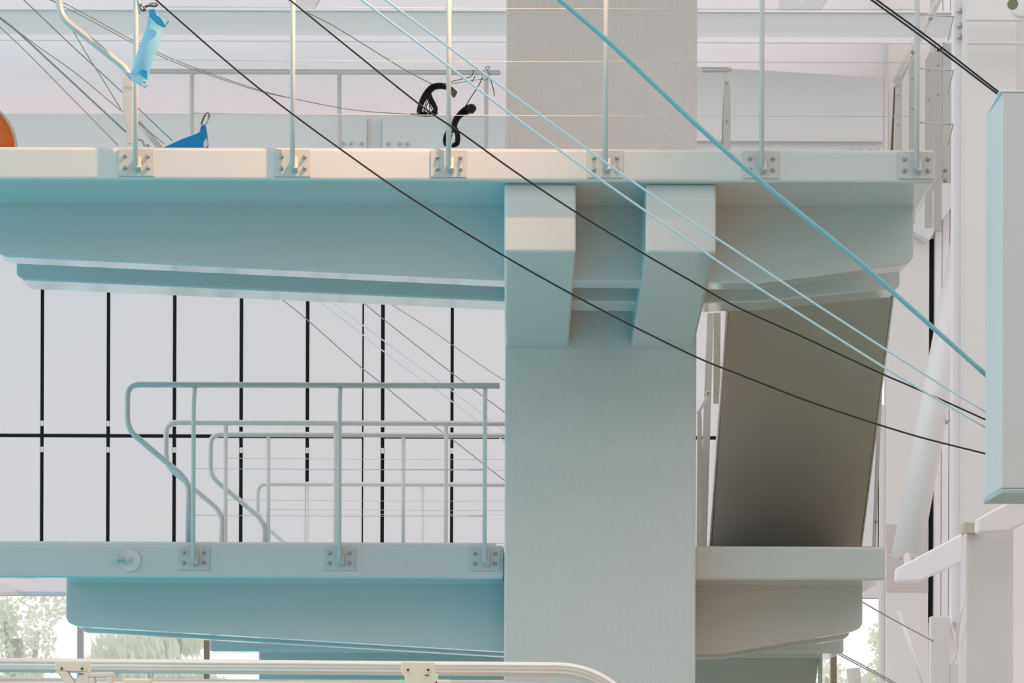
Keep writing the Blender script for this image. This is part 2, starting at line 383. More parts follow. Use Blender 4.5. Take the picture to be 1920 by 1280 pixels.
# ---- stair flight from lower to upper platform
def stair(name, label, x0, x1, ya, za, yb, zb_, ztop, steps=9, parent=None):
    """soffit from (ya, za) low/far to (yb, zb_) high/near with steps on the upper side"""
    st = thing(name, label, 'staircase', ((x0+x1)/2, ya, za))
    prof = [(ya, za), (yb, zb_)]
    dy, dz = (yb-ya)/steps, (ztop-za)/steps
    y, z = yb, ztop
    prof.append((y, z))
    for k in range(steps-1):
        y -= dy; prof.append((y, z)); z -= dz; prof.append((y, z))
    y -= dy; prof.append((ya, z))
    MB().prism([(x0, p[0], p[1]) for p in prof], (x1-x0, 0, 0)).build('flight', M['stair'], st, bevel=0.008)
    return st
st1 = stair('staircase', 'sloping stair flight seen from below between the lower and upper platforms', 1.507, 2.637, 28.42, ZD_LO+0.006, YP0+0.01, WZ(560, 270)+0.385, ZD_UP, 10)
# edge strings of that flight
for x in (1.495, 2.638):
    MB().prism([(x, 28.42, ZD_LO+0.02), (x, YP0+0.02, ZD_UP-0.09), (x, YP0+0.02, ZD_UP), (x, 28.42, ZD_LO+0.20)], (0.012, 0, 0)).build('side_string', M['greywall'], st1)
# landing and flight below the lower platform
st2 = thing('staircase', 'lower stair flight with landing under the lower platform at right', 'staircase', (1.95, 29.2, 0))
MB().box((1.28, YLB+0.01, CAMZ+1.13), (2.54, 29.9, ZD_LO-0.02)).build('landing', M['concrete'], st2, bevel=0.02)
fl = [(29.9, CAMZ+1.4), (29.9, CAMZ+1.0)]
yy, zz = 29.9, CAMZ+1.0
L = zz/math.tan(math.radians(34.5))
fl = [(29.6, CAMZ+1.13), (29.6+L+0.2, 0)]
n = 18
pr = [(29.6, CAMZ+1.13), (29.6+L, 0.0)]
yk = 29.6+L+0.45; zk = 0.0
pr.append((yk, 0.0))
for k in range(n):
    zk += (CAMZ+1.13)/n; pr.append((yk, zk)); yk -= (L+0.15)/n; pr.append((yk, zk))
MB().prism([(1.46, p[0], p[1]) for p in pr], (0.98, 0, 0)).build('flight', M['stair'], st2, bevel=0.006)
MB().box((2.44, 29.6, CAMZ+0.4), (2.47, 29.66, CAMZ+1.13)).build('guard_post', M['plate'], st2)

# ================================================================== RAILINGS
def mount_post(parent, x, yface, zdeck, ztop, ytop, hook=True):
    """a post bolted to the edge of a platform: post > mounting_plate, bolts, shoe"""
    yp = yface-0.062
    zb0 = zdeck-0.125
    b = MB()
    b.tube(fillet([(x, yp, zb0), (x, yp, ztop-0.14), (x, ytop, ztop-0.02)], 0.08, 4), 0.0155, 10)
    po = b.build('post', M['steel'], parent)
    MB().box((x-0.108, yface-0.011, zdeck-0.178), (x+0.108, yface-0.001, zdeck-0.012)).build('mounting_plate', M['plate'], po, bevel=0.003)
    for dx in (-0.068, 0.072):
        for dz in (-0.058, -0.128):
            MB().dome((x+dx, yface-0.011, zdeck+dz), 0.0125, 0.02).build('bolt', M['bolt'], po)
    sh = MB().prism([(x-0.004, yface-0.011, zdeck-0.15), (x-0.004, yp-0.01, zdeck-0.135), (x-0.004, yp+0.012, zdeck-0.07), (x-0.004, yface-0.011, zdeck-0.06)], (0.036, 0, 0))
    sh.build('shoe', M['plate'], po, bevel=0.003)
    return po
def wires(parent, x0, x1, y, ztop, drops, r=0.0022, ends=True):
    for d in drops:
        b = MB().tube([(x0, y, ztop-d), ((x0+x1)/2, y, ztop-d-0.004), (x1, y, ztop-d)], r, 6)
        w = b.build('wire', M['steel'], parent)
        if ends: MB().tube([(x1-0.11, y, ztop-d), (x1+0.01, y, ztop-d)], 0.0045, 8).build('tensioner', M['steel'], w)
def loop_path(xf, y, zdeck, ztop, xend, deckz=None):
    """handrail: open foot, slope, upright, level rail"""
    return fillet([(xf, y, zdeck), (xf, y, zdeck+0.42), (xf-0.424, y, zdeck+0.775), (xf-0.424, y, ztop), (xend, y, ztop)], 0.085, 6)
def rail_end_shadow(*a): pass

# lower platform, front edge
RH = 1.12
ra = thing('guard_railing', 'steel guard railing on the front edge of the lower platform', 'railing', P(640, 1022, SL), group=None)
ya = YL+0.03
MB().tube(loop_path(WX(354, SL), ya, ZD_LO+0.018, ZD_LO+RH-0.02, WX(937, SL)), 0.0205, 14).build('handrail', M['tube'], ra)
for x in (365, 638, 910):
    mount_post(ra, WX(x, SL), YL, ZD_LO, ZD_LO+RH-0.02, ya)
wires(ra, WX(365, SL), WX(910, SL), YL-0.062, ZD_LO+RH, (0.29, 0.605, 0.925))
# lower platform, back edge
def rear_rail(label, s, xf, posts, xend, zdeck=ZD_LO, first=None):
    y = F/s
    r = thing('guard_railing', label, 'railing', (WX(posts[1], s), y, zdeck))
    MB().tube(loop_path(WX(xf, s), y, zdeck+0.001, zdeck+RH-0.02, xend), 0.0205, 14).build('handrail', M['tube'], r)
    for p in posts:
        MB().tube([(WX(p, s), y, zdeck+0.001), (WX(p, s), y, zdeck+RH-0.02)], 0.0165, 10).build('post', M['steel'], r)
    wires(r, WX(posts[0], s), xend, y, zdeck+RH, (0.29, 0.605, 0.925), ends=False)
    return r
rear_rail('steel guard railing on the back edge of the lower platform', 247.4, 417, (424, 630, 837, 1040), 0.75)
rear_rail('steel guard railing on the front edge of the rear platform', SC, 497, (504, 757, 1010), 0.85)
rear_rail('steel guard railing farthest back, on the far edge of the rear platform', SD, 572, (577, 793, 1009), 0.85)

# upper platform, front edge
ru = thing('guard_railing', 'tall steel guard railing along the front edge of the upper platform', 'railing', P(960, 278, SU))
yu = YU+0.03
for x in (254.5, 548, 840, 1133.5, 1425.5, 1715.5):
    mount_post(ru, WX(x, SU), YU, ZD_UP, ZD_UP+RH, yu)
hx = WX(243, SU)
MB().tube(fillet([(hx, yu, ZD_UP+0.03), (hx, yu, ZD_UP+0.455), (hx-0.438, yu, ZD_UP+0.80), (hx-0.438, yu, ZD_UP+RH), (WX(1715, SU), yu, ZD_UP+RH)], 0.085, 6), 0.0215, 14).build('handrail', M['tube'], ru)
MB().prism([P(228, 150, SU), P(236, 140, SU), P(247, 148, SU), P(247, 272, SU), P(237, 272, SU), P(236, 236, SU), P(229, 222, SU)], (0, 0.02, 0)).build('end_plate', M['plate'], ru, bevel=0.004)
wires(ru, WX(255, SU), WX(1715, SU), YU-0.062, ZD_UP, (-0.19, -0.515, -0.835), ends=False)
# wires wrapping round the right hand corner to an end post
for d in (0.155, 0.48, 0.805):
    xr = WX(1784, SU)
    b = MB().tube([(WX(1716, SU), YU-0.062, ZD_UP+d), (xr, YU-0.05, ZD_UP+d-0.01), (WX(1775, 304), F/304-0.02, ZD_UP+d-0.055)], 0.0045, 8)
    b.build('corner_wire', M['tube'], ru)
ep = MB().prism([P(1766, 340, 304), P(1782, 340, 304), P(1782, 80, 304), P(1766, 75, 304)], (0, 0.012, 0)).build('end_post', M['plate'], ru, bevel=0.003)
for y in (316, 335): MB().dome(P(1771, y, 304), 0.011, 0.02).build('bolt', M['bolt'], ep)

# upper platform, back edge, left of the pillar
SBk = 276.6; ybk = F/SBk
rk = thing('guard_railing', 'steel guard railing on the back edge of the upper platform, left of pillar', 'railing', P(635, 410, SBk))
ztk = WZ(136, SBk)
MB().box((WX(252, SBk), ybk-0.018, ztk-0.018), (WX(937, SBk), ybk+0.018, ztk+0.016)).build('handrail', M['tube'], rk, bevel=0.012, seg=3)
for x in (358, 634.5, 910): MB().tube([(WX(x, SBk), ybk, ZD_UP+0.001), (WX(x, SBk), ybk, ztk)], 0.0155, 10).build('post', M['steel'], rk)
MB().tube(spline([P(358, 214, SBk), P(634, 217, SBk), P(910, 219, SBk)], 4), 0.003, 6).build('wire', M['steel'], rk)
MB().tube(fillet([P(257, 232, 280), P(300, 280, 280), P(330, 330, 280), P(330, 396, 280)], 0.1, 5), 0.02, 10).build('stair_handrail', M['tube'], rk)
# short stub right of the pillar
rs = thing('guard_railing', 'short stub of steel railing on the upper platform just right of pillar', 'railing', P(1352, 410, SBk))
MB().tube([P(1315, 129.5, SBk), P(1362, 129, SBk), P(1370, 128, SBk)], [0.018, 0.018, 0.012], 12).build('handrail', M['tube'], rs)
MB().tube(spline([P(1360, 134, SBk), P(1357, 142, SBk), P(1358, 152, SBk)], 4), 0.008, 8).build('bracket', M['steel'], rs)
MB().prism([P(1357, 150, SBk), P(1365, 150, SBk), P(1368.5, 175, SBk), P(1368.5, 408, SBk), P(1353, 408, SBk), P(1355, 175, SBk)], (0, 0.014, 0)).build('post', M['plate'], rs, bevel=0.003)
MB().prism([P(1354.5, 180, SBk), P(1353, 408, SBk), P(1348, 408, SBk)], (0, 0.04, 0)).build('rib', M['frame'], rs)
for y in (154, 226): MB().dome(P(1361, y, SBk), 0.008, 0.012, 8).build('screw', M['bolt'], rs)

# guard railing of the stair head at the right hand end of the upper platform
rq = thing('stair_railing', 'steel stair railing with slanting handrail at the right end of the upper platform', 'railing', P(1715, 400, 277))
for (a, b, yt, s) in ((1677, 1690, 156, 277), (1703, 1715, 126, 275), (1733, 1748, 110, 273), (1750, 1765, 100, 271)):
    po = MB().prism([P(a, 1500-(ZD_UP-CAMZ)*s, s), P(b, 1500-(ZD_UP-CAMZ)*s, s), P(b, yt-12, s), P((a+b)/2+2, yt-18, s), P(a, yt, s)], (0, 0.014, 0)).build('post', M['plate'], rq, bevel=0.003)
    for y in (yt+20, yt+75): MB().dome(P((a+b)/2, y, s), 0.006, 0.008, 8).build('screw', M['bolt'], po)
MB().tube([P(1675, 150, 277.5), P(1714, 74, 275), P(1757, -10, 272)], 0.012, 12).build('handrail', M['steel'], rq)
MB().tube([P(1680, 160, 277), P(1712, 98, 275), P(1762, -4, 272)], 0.011, 12).build('handrail', M['tube'], rq)
for (x, y) in ((1680, 154), (1710, 95), (1742, 32)): MB().tube([P(x-3, y+3, 275.5), P(x+4, y-3, 275.5)], 0.012, 8).build('clamp', M['bolt'], rq)
MB().prism([P(1671, 279+93, 276.4), P(1664, 279+93, 276.4), P(1675, 160, 276.4), P(1677, 160, 276.4)], (0, 0.03, 0)).build('rib', M['bronze_metal'], rq)
# tall flat railing posts left of the stair flight, standing on the lower platform
rp = thing('stair_railing', 'flat steel stair posts left of the stair flight beside the pillar', 'railing', P(1326, 1045, 258))
zlo = ZD_LO+0.005
def flat(a0, a1, yt0, yt1, s, parent, name='post', m='plate', yb=None):
    bz = 1500-(zlo-CAMZ)*s if yb is None else yb
    return MB().prism([P(a0[0], bz, s), P(a1[0], bz, s), P(a1[1], yt1, s), P(a0[1], yt0, s)], (0, 0.014, 0)).build(name, M[m], parent, bevel=0.003)
q1 = flat((1310, 1326), (1326, 1338), 585, 585, 256, rp)
q2 = flat((1307, 1308), (1321, 1316), 770, 770, 258, rp)
MB().tube([P(1308, 775, 257.6), P(1327, 742, 257.6)], 0.012, 8).build('strut', M['steel'], rp)
MB().box(P(1338, 755, 253), P(1351, 585, 253)+Vector((0, 0.014, 0))).build('post', mat('tarnished steel', (0.50, 0.47, 0.41), 0.5, metal=0.4, noise=0.15, nscale=30), rp, label='tarnished steel post')
for (x, y) in ((1327, 735), (1352, 738), (1353, 748)): MB().dome(P(x, y, 258.4), 0.016, 0.02).build('bolt', M['bolt'], rp)
for (x, y) in ((1314, 842), (1327, 895), (1333, 670), (1315, 920), (1327, 980), (1314, 1000), (1347, 622)): MB().dome(P(x, y, 258.4), 0.006, 0.01, 8).build('screw', M['bolt'], rp)
# plates and bolts on the right hand string of the stair
sr = thing('stair_railing', 'narrow steel post strip along the right side of the stair flight', 'railing', P(1640, 1045, 256))
MB().prism([P(1636, 1500-(zlo-CAMZ)*256, 256), P(1643, 1500-(zlo-CAMZ)*256, 256), P(1656, 690, 256), P(1648, 690, 256)], (0, 0.014, 0)).build('post', M['plate'], sr, bevel=0.003)
for y in (738, 748, 975): MB().dome(P(1651-(y-738)*0.03, y, 256.4), 0.012, 0.02).build('bolt', M['bolt'], sr)

# ================================================================== STEELWORK AT THE RIGHT
cb = thing('steel_column', 'tall pale grey steel column behind the grey cabinet at right', 'column', (WX(1856, 168), F/168, 0))
MB().box((WX(1810, 168), F/168, 0), (WX(1903, 168), F/168+0.45, WZ(-120, 168))).build('web', M['greywall'], cb, bevel=0.006)
MB().box((WX(1786, 166), F/166, WZ(1160, 166)), (WX(1809, 166), F/166+0.2, WZ(-120, 166))).build('flange', M['panel'], cb, bevel=0.006)
for y in (18, 46, 67): MB().dome(P(1797, y, 166.2), 0.035, 0.05).build('bolt', M['bolt'], cb)
MB().box((WX(1903, 165), F/165, WZ(960, 165)), (WX(1990, 165), F/165+0.2, WZ(-120, 165))).build('side_plate', M['greywall'], cb)
hp = MB(); hp.box(P(1811, 34, 169), P(1960, 31, 169)+Vector((0, 0.1, 0))); hp.box(P(1811, 78, 169), P(1960, 76, 169)+Vector((0, 0.1, 0)))
hp.build('seam', M['white'], cb)
nc = thing('steel_column', 'grey box column in front of the tall one at lower right', 'column', (WX(1858, 182), F/182, 0))
MB().box((WX(1813, 182), F/182, 0), (WX(1902, 182), F/182+0.45, WZ(985, 182))).build('shaft', M['greywall'], nc, bevel=0.02)
MB().box((WX(1809, 182.5), F/182.5, WZ(996, 182.5)), (WX(1838, 182.5), F/182.5+0.3, WZ(975, 182.5))).build('cap', mat('tan cap', (0.55, 0.50, 0.42), 0.7), nc, bevel=0.01)
sc = MB().box((WX(1748, 176), F/176, 0), (WX(1783, 176), F/176+0.25, WZ(1152, 176))).build('short_column', M['greywall'], bevel=0.006)
tag(sc, 'narrow grey steel stub column low beside the wall at right', 'column')
db = MB().tube([P(1822, 380, 160), P(1701, 1040, 164.5)], 0.17, 24).build('diagonal_brace', mat('white gloss paint', (0.80, 0.78, 0.77), 0.35), bevel=0)
tag(db, 'thick white tubular brace leaning along the ribbed wall at right', 'brace')
tl = thing('clamp', 'small bolted clamp under the foot of the thick white brace', 'clamp', P(1700, 1092, 173))
MB().prism([P(1697, 1060, 173), P(1709, 1060, 173), P(1706, 1034, 173), P(1699, 1034, 173)], (0, 0.08, 0)).build('body', M['panel'], tl, bevel=0.01)
for (x, y) in ((1690, 1042), (1713, 1042), (1691, 1056)): MB().tube([P(x-2, y, 173.5), P(x+3, y, 173.5)], 0.025, 8).build('nut', M['bolt'], tl)
def box_beam(name, label, pts, s, depth, m):
    b = MB().prism([P(x, y, s) for x, y in pts], (0, depth, 0)).build(name, m, bevel=0.025, seg=3)
    return tag(b, label, 'beam')
box_beam('slanting_beam', 'white slanting box beam crossing below the thick brace at right', [(1683, 1062), (1683, 1086), (1690, 1088), (1728, 1086), (1806, 1050), (1806, 996)], 174.5, 0.28, M['panel'])
box_beam('slanting_beam', 'white slanting box beam on top of the grey column, under the cabinet', [(1835, 968), (1835, 994), (1850, 995), (1895, 992), (1960, 958), (1960, 900)], 185, 0.3, M['panel'])
hb = MB().tube([P(1774, 791, 163), P(1797, 768, 163.5)], 0.016, 8).build('handle_rod', M['plate']); tag(hb, 'short thin grey rod sticking out beside the thick white brace', 'rod')
for k, (pts, lab) in enumerate((([(1781, 1151), (1788, 1180), (1793, 1200), (1797, 1225), (1798, 1241)], 'thin white cable drooping from the top of the stub column'), ([(1812, 985), (1811, 1100), (1803, 1150), (1796, 1190), (1797, 1215), (1789, 1240)], 'thin white cable running down from the grey box column'))):
    tag(MB().tube(spline([P(x, y, ((175.6,)*6, (182.4, 182.4, 182.4, 181, 179.5, 177.5))[k][i]) for i, (x, y) in enumerate(pts)], 6), 0.013, 8).build('cable', M['panel']), lab, 'cable')
jb = MB().box(P(1783.2, 1280, 176), P(1800, 1240, 176)+Vector((0, 0.2, 0))).build('junction_box', M['greywall'], bevel=0.01); tag(jb, 'pale junction box where white cables meet at the lower right', 'box')
# cabinet
SK = 400.0
kb = thing('equipment_cabinet', 'tall plain grey metal cabinet hanging at the right edge of the picture', 'cabinet', P(1935, 921, SK))
y0 = F/SK; yb_ = F/387.0
z0, z1 = WZ(912, SK), WZ(170, SK)
MB().prism([(WX(1878, SK), y0, z0), (WX(1848, 387), yb_, z0), (WX(1849, 387), yb_+0.012, z0), (2.9, yb_+0.012, z0), (2.9, y0, z0)], (0, 0, z1-z0)).build('body', M['cabinet'], kb, bevel=0.006)
MB().prism([(WX(1877, SK), y0-0.004, z0-0.025), (WX(1845, 387), yb_-0.02, z0-0.025), (WX(1846, 387), yb_+0.02, z0-0.025), (2.92, yb_+0.02, z0-0.025), (2.92, y0-0.004, z0-0.025)], (0, 0, 0.024)).build('base', M['cabinet_side'], kb, bevel=0.006)
MB().prism([(WX(1872, SK), y0-0.004, z1), (WX(1848, 387), yb_-0.02, z1), (WX(1849, 387), yb_+0.02, z1), (2.92, yb_+0.02, z1), (2.92, y0-0.004, z1)], (0, 0, 0.012)).build('lid', M['panel'], kb, bevel=0.004)
MB().box((2.9, y0+0.2, z0+0.5), (9.59, y0+0.3, z0+0.6)).build('wall_bracket', M['frame'], kb)
# added unseen floodlight; its back plate keeps the light off the pillar
fa = thing('floodlight', 'added unseen floodlight with a light-blocking plate, on an arm of the pillar', 'lamp', (0.55, F/310-1.0, CAMZ+7.0))
lx, ly, lz = 0.55, F/310-1.0, CAMZ+6.85
MB().box((lx-0.9, ly+0.10, lz-0.13), (lx+0.9, ly+0.115, lz+0.16)).build('light_blocker', M['frame'], fa)  # added plate that blocks light towards the pillar
MB().box((lx-0.9, ly-0.10, lz+0.15), (lx+0.9, ly+0.10, lz+0.165)).build('cover', M['frame'], fa)
MB().tube([(lx, ly+0.1, lz+0.17), (lx, YP0, lz+0.17)], 0.03, 10).build('arm', M['steel'], fa)
# round lamp peeping in at the top right corner
fx = thing('floodlight', 'white round floodlight at the very top right corner', 'lamp', P(1915, 30, 200))
MB().tube([P(1915, 2, 200), P(1918, 2, 200)+Vector((0, 0.12, 0))], [0.13, 0.13], 24).build('housing', M['panel'], fx, bevel=0.01)
MB().tube([P(1897, 4, 201.5), P(1897, 4, 201)+Vector((0, 0.03, 0))], 0.05, 20).build('lens', mat('mossy glass', (0.22, 0.24, 0.16), 0.3), fx)
MB().box(P(1916, -40, 199), P(1922, 0, 199)+Vector((0, 0.04, 0))).build('yoke', M['plate'], fx)

# ================================================================== ROPES AND WIRES
def rope(label, pts, s0, s1, r, m, name='cable', cat='cable', group=None, n=6):
    if pts[0][0] < 0 or pts[0][1] < 0:      # a rope that leaves the picture runs on to its far anchor
        (xa, ya_), (xb2, yb2) = pts[0], pts[1]
        k = 500/math.hypot(xb2-xa, yb2-ya_); pts = [(xa-(xb2-xa)*k, ya_-(yb2-ya_)*k)]+list(pts)
        s0 = s0+(s0-s1)*0.2
    L = [0]
    for i in range(1, len(pts)): L.append(L[-1]+math.hypot(pts[i][0]-pts[i-1][0], pts[i][1]-pts[i-1][1]))
    # interpolate in depth so that a straight line stays straight
    w = []
    for (x, y), l in zip(pts, L):
        t = l/L[-1]; w.append(P(x, y, s0+(s1-s0)*t))
    o = MB().tube(spline(w, n), r, 8).build(name, m)
    return tag(o, label, cat, group)
rope('thick teal rope running diagonally from the top of pillar to the cabinet', [(1020, -26), (1048, 0), (1145, 83), (1305, 233), (1430, 342), (1600, 480), (1700, 568), (1852, 702)], 350, 330, 0.0138, M['teal'], 'rope', 'rope')
rope('upper of two thin pale blue cords slanting across the pillar', [(690, -20), (720, 0), (960, 178), (1157, 320), (1300, 417), (1378, 468), (1540, 575), (1736, 700), (1852, 771)], 345, 332, 0.0060, M['ltblue'], 'cord', 'cord')
rope('lower of two thin pale blue cords slanting across the pillar', [(645, -22), (675, 0), (840, 125), (960, 217), (1102, 320), (1300, 457), (1378, 510), (1530, 606), (1681, 700), (1852, 800)], 343, 330, 0.0064, M['ltblue'], 'cord', 'cord')
rope('dark wire sagging lowest across the lower pillar and the stair flight', [(262, -24), (288, 0), (480, 164), (690, 318), (820, 404), (945, 480), (1072, 551), (1190, 612), (1308, 669), (1386, 700), (1500, 744), (1600, 778), (1720, 815), (1852, 848)], 340, 328, 0.0052, M['dark'], 'wire', 'wire')
rope('dark wire crossing between the two corbels and over the stair flight', [(510, -26), (540, 0), (660, 97), (790, 200), (867, 252), (962, 320), (1074, 394), (1204, 473), (1300, 528), (1380, 573), (1500, 627), (1647, 695), (1740, 735), (1852, 785)], 338, 326, 0.0052, M['dark'], 'wire', 'wire')
rope('thin dark cord drooping from top left to the black cord hank on the rail', [(530, -10), (565, 20), (620, 48), (717, 107), (758, 132), (784, 146), (812, 160)], 300, 278, 0.0032, M['greycord'], 'cord', 'cord')
for dy, lab in ((0, 'lower'), (7, 'upper')):
    rope(lab+' strand of the grey cord pair sagging to the back rail wire', [(70, -6-dy), (90, 2-dy), (160, 37-dy*0.9), (257, 88-dy*0.7), (357, 131-dy*0.6), (480, 171-dy*0.3), (552, 187), (640, 204), (700, 211), (767, 214.5), (800, 216.5)], 296, 278, 0.0026, M['greycord'], 'cord', 'cord')
gl = [([(-20, 24), (0, 39), (30, 62), (110, 135), (235, 250)], 0.0062, 'tealgrey', 'thick grey green double cord fanning down at the upper left', 303, 292),
      ([(-20, 37), (0, 56), (60, 113), (220, 275)], 0.0032, 'greycord', 'lowest thin cord of the fan at the upper left', 303, 292),
      ([(-20, 22), (0, 37), (62, 85), (140, 140), (222, 207), (257, 232), (307, 272)], 0.0030, 'greycord', 'pale thin cord of the fan passing behind the handrail foot', 300, 286),
      ([(15, -22), (39, 0), (130, 86), (227, 175), (257, 205), (322, 266)], 0.0034, 'tealgrey', 'thin grey cord from the top left down to the blue cloth', 300, 282),
      ([(128, 48), (160, 103), (190, 150), (225, 207)], 0.0036, 'tealgrey', 'short steep cord between the slanted handrail and its foot', 306, 300)]
for pts, r, m, lab, a, b in gl: rope(lab, pts, a, b, r, M[m], 'cord', 'cord')
rope('lower of the dark cable pair at the upper right corner', [(1610, -17), (1635, 0), (1740, 76), (1858, 165), (1890, 188)], 375, 370, 0.0052, M['dark'])
rope('upper of the dark cable pair at the upper right corner', [(1618, -19), (1645, 0), (1750, 76), (1864, 164), (1896, 187)], 375, 370, 0.0052, M['dark'])
cp = MB().box(P(1755, 93, 374), P(1764, 88, 374)+Vector((0, 0.012, 0))).build('cable_clip', M['dark']); tag(cp, 'small dark clip joining the cable pair at upper right', 'clip')
back = [([(520, 556), (575, 600), (666, 680), (710, 715), (794, 784), (850, 825), (950, 903)], 0.0042, 'greycord', 'lowest grey wire slanting behind the lower railings', 225),
        ([(590, 560), (650, 605), (746, 680), (820, 732), (889, 784), (950, 830)], 0.0050, 'whitecord', 'left white cord of the pair slanting behind the lower railings', 224),
        ([(612, 560), (700, 625), (775, 680), (840, 727), (906, 777), (950, 810)], 0.0050, 'whitecord', 'right white cord of the pair slanting behind the lower railings', 223),
        ([(665, 555), (735, 612), (822, 680), (880, 724), (950, 775)], 0.0042, 'greycord', 'grey wire slanting just above the white cord pair', 222),
        ([(735, 572), (810, 620), (895, 680), (950, 716)], 0.0032, 'greycord', 'topmost thin wire slanting beside the pillar left edge', 221)]
for pts, r, m, lab, s in back: rope(lab, pts, s, s-3, r, M[m], 'wire', 'wire')
rope('thin dark wire from the lower platform end to the stub column', [(1600, 1116), (1620, 1127), (1690, 1166), (1752, 1199)], 190, 175.9, 0.007, M['greycord'], 'wire', 'wire')
for dy, lab in ((0, 'upper'), (4, 'lower')):
    rope(lab+' wire of the pair below the landing at the bottom right', [(1560, 1212+dy), (1585, 1226+dy), (1640, 1255+dy), (1700, 1288+dy)], 190, 180, 0.006, M['greycord'], 'wire', 'wire')

# ================================================================== THINGS HANGING ON THE RAILS
# black cord hanks
def hank(label, spines, s):
    o = thing('cord_hank', label, 'cord', P(spines[0][0][0][0], spines[0][0][0][1], s))
    for pts, rad, strands in spines:
        b = MB(); base = [P(x, y, s) for x, y in pts]
        for k in range(strands):
            a = 2*math.pi*k/strands; off = []
            for i, p in enumerate(base):
                r = rad[i]/s
                off.append(p+Vector((math.cos(a+i*0.35)*r, math.sin(a*2+i)*0.012, math.sin(a+i*0.35)*r)))
            b.tube(spline(off, 6), 0.0058 if strands > 3 else 0.0035, 6)
        b.build('strand_bundle', M['blacksheath'], o)
    return o
h1 = hank('black cord hank arched over the back rail wire, left one', [
    ([(851, 178), (846, 170), (838, 164), (822, 162), (808, 166), (797, 178), (789, 192), (785, 205), (788, 213), (798, 214)], [2, 3, 4, 4.5, 5, 5, 4, 3, 2.5, 2], 9),
    ([(803, 174), (806, 186), (811, 195), (815, 204), (813, 212), (803, 214)], [2, 3.5, 3.5, 3, 2.5, 2], 7),
    ([(803, 180), (797, 192), (794, 204), (799, 213)], [2, 5, 5, 2], 3), ([(801, 180), (806, 194), (809, 206), (805, 214)], [2, 4, 5, 2], 3),
    ([(790, 190), (784, 200), (783, 210), (790, 216)], [1, 2, 3, 2], 2)], 278.5)
MB().tube([P(845, 168, 278.5), P(850, 174, 278.8), P(849, 181, 278.5)], [0.018, 0.024, 0.012], 10).build('knot', M['bronze_metal'], h1)
MB().tube(spline([P(770, 215, 278.5), P(795, 217.5, 279), P(812, 216.5, 279), P(818, 213, 278.5)], 4), 0.007, 8).build('loop_end', M['blacksheath'], h1)
h2 = hank('black cord hank hanging beside the post, right one', [
    ([(885, 202), (876, 206), (866, 212), (858, 219), (852, 228), (850, 238), (851, 246)], [6, 7, 5.5, 4.5, 4.5, 4, 3], 12),
    ([(852, 240), (856, 250), (857, 260), (855, 270), (848, 274)], [3, 3.5, 3.5, 3.5, 2.5], 8),
    ([(837, 248), (834, 258), (834, 268), (838, 273)], [2, 3, 3.5, 2], 6),
    ([(850, 238), (844, 248), (841, 262), (843, 272)], [2, 4, 4, 2], 3)], 279.5)
MB().tube([P(873, 208, 279.8), P(882, 204, 280), P(888, 203, 279.8)], [0.014, 0.036, 0.02], 12).build('knot', M['blacksheath'], h2)
rope('thin dark tie cord from the rail end down to the right cord hank', [(902, 146), (896, 160), (880, 185), (868, 205)], 279, 280, 0.0032, M['dark'], 'cord', 'cord')
rope('thin dark tie cord from the left hank along to the rail end', [(828, 160), (850, 152), (880, 144), (886, 133), (884, 132)], 279, 279, 0.0026, M['dark'], 'cord', 'cord')
rope('pale tie cord stretched from the left hank to the railing end post', [(832, 160), (860, 155), (905, 148)], 279, 279, 0.0024, M['greycord'], 'cord', 'cord')
kn = thing('knotted_cord', 'knotted dark cord tied around the end of the back rail', 'cord', P(910, 150, 279))
MB().tube(spline([P(902, 142, 280), P(905, 150, 281), P(912, 148, 281), P(917, 140, 280), P(912, 132, 280), P(917, 127, 280), P(912, 125, 280), P(908, 128, 280), P(914, 133, 280)], 5), 0.0032, 6).build('knot', M['tealgrey'], kn)
MB().tube(spline([P(916, 142, 280), P(920, 156, 280), P(924, 170, 280), P(925, 180, 280)], 4), 0.0034, 6).build('tail', M['dark'], kn)
MB().tube(spline([P(889, 143, 279), P(886, 149, 279), P(883, 154, 279)], 4), 0.003, 6).build('tail', M['dark'], kn)

# pale blue tube bag on the front railing
sb = 318.0
bg_ = thing('tube_bag', 'translucent pale blue tube bag hanging on the front railing at upper left', 'bag', P(262, 160, sb))
b = MB(); rings = []
secs = [((277, 29), (306, 50), 0.006), ((275, 40), (304, 54), 0.014), ((269, 62), (300, 72), 0.030), ((261, 84), (294, 92), 0.036), ((254, 104), (287, 111), 0.036), ((248, 128), (279, 135), 0.028), ((243, 141), (277, 154), 0.012), ((242, 147), (275, 165), 0.006)]
for (pa, pb, d) in secs:
    a_, b_ = P(*pa, sb), P(*pb, sb); c = (a_+b_)/2; h = (b_-a_)/2
    rings.append([b.bm.verts.new(c+h*math.cos(2*math.pi*j/16)+Vector((0, math.sin(2*math.pi*j/16)*d, 0))) for j in range(16)])
for i in range(len(rings)-1):
    for j in range(16):
        f = b.bm.faces.new((rings[i][j], rings[i][(j+1) % 16], rings[i+1][(j+1) % 16], rings[i+1][j])); f.smooth = True
b.bm.faces.new(rings[0]); b.bm.faces.new(list(reversed(rings[-1])))
b.build('sleeve', M['blue_film'], bg_)
MB().prism([P(277, 20, sb+.7), P(287, 19, sb+.7), P(315, 41, sb+.7), P(306, 54, sb+.7), P(292, 47, sb+.7), P(278, 34, sb+.7)], (0, 0.014, 0)).build('header_flap', M['cyan'], bg_, bevel=0.003)
MB().prism([P(289, 22, sb+.9), P(313, 40.5, sb+.9), P(307, 50, sb+.9), P(303, 42, sb+.9), P(297, 34, sb+.9), P(291, 31, sb+.9)], (0, 0.003, 0)).build('clear_window', M['clear'], bg_)
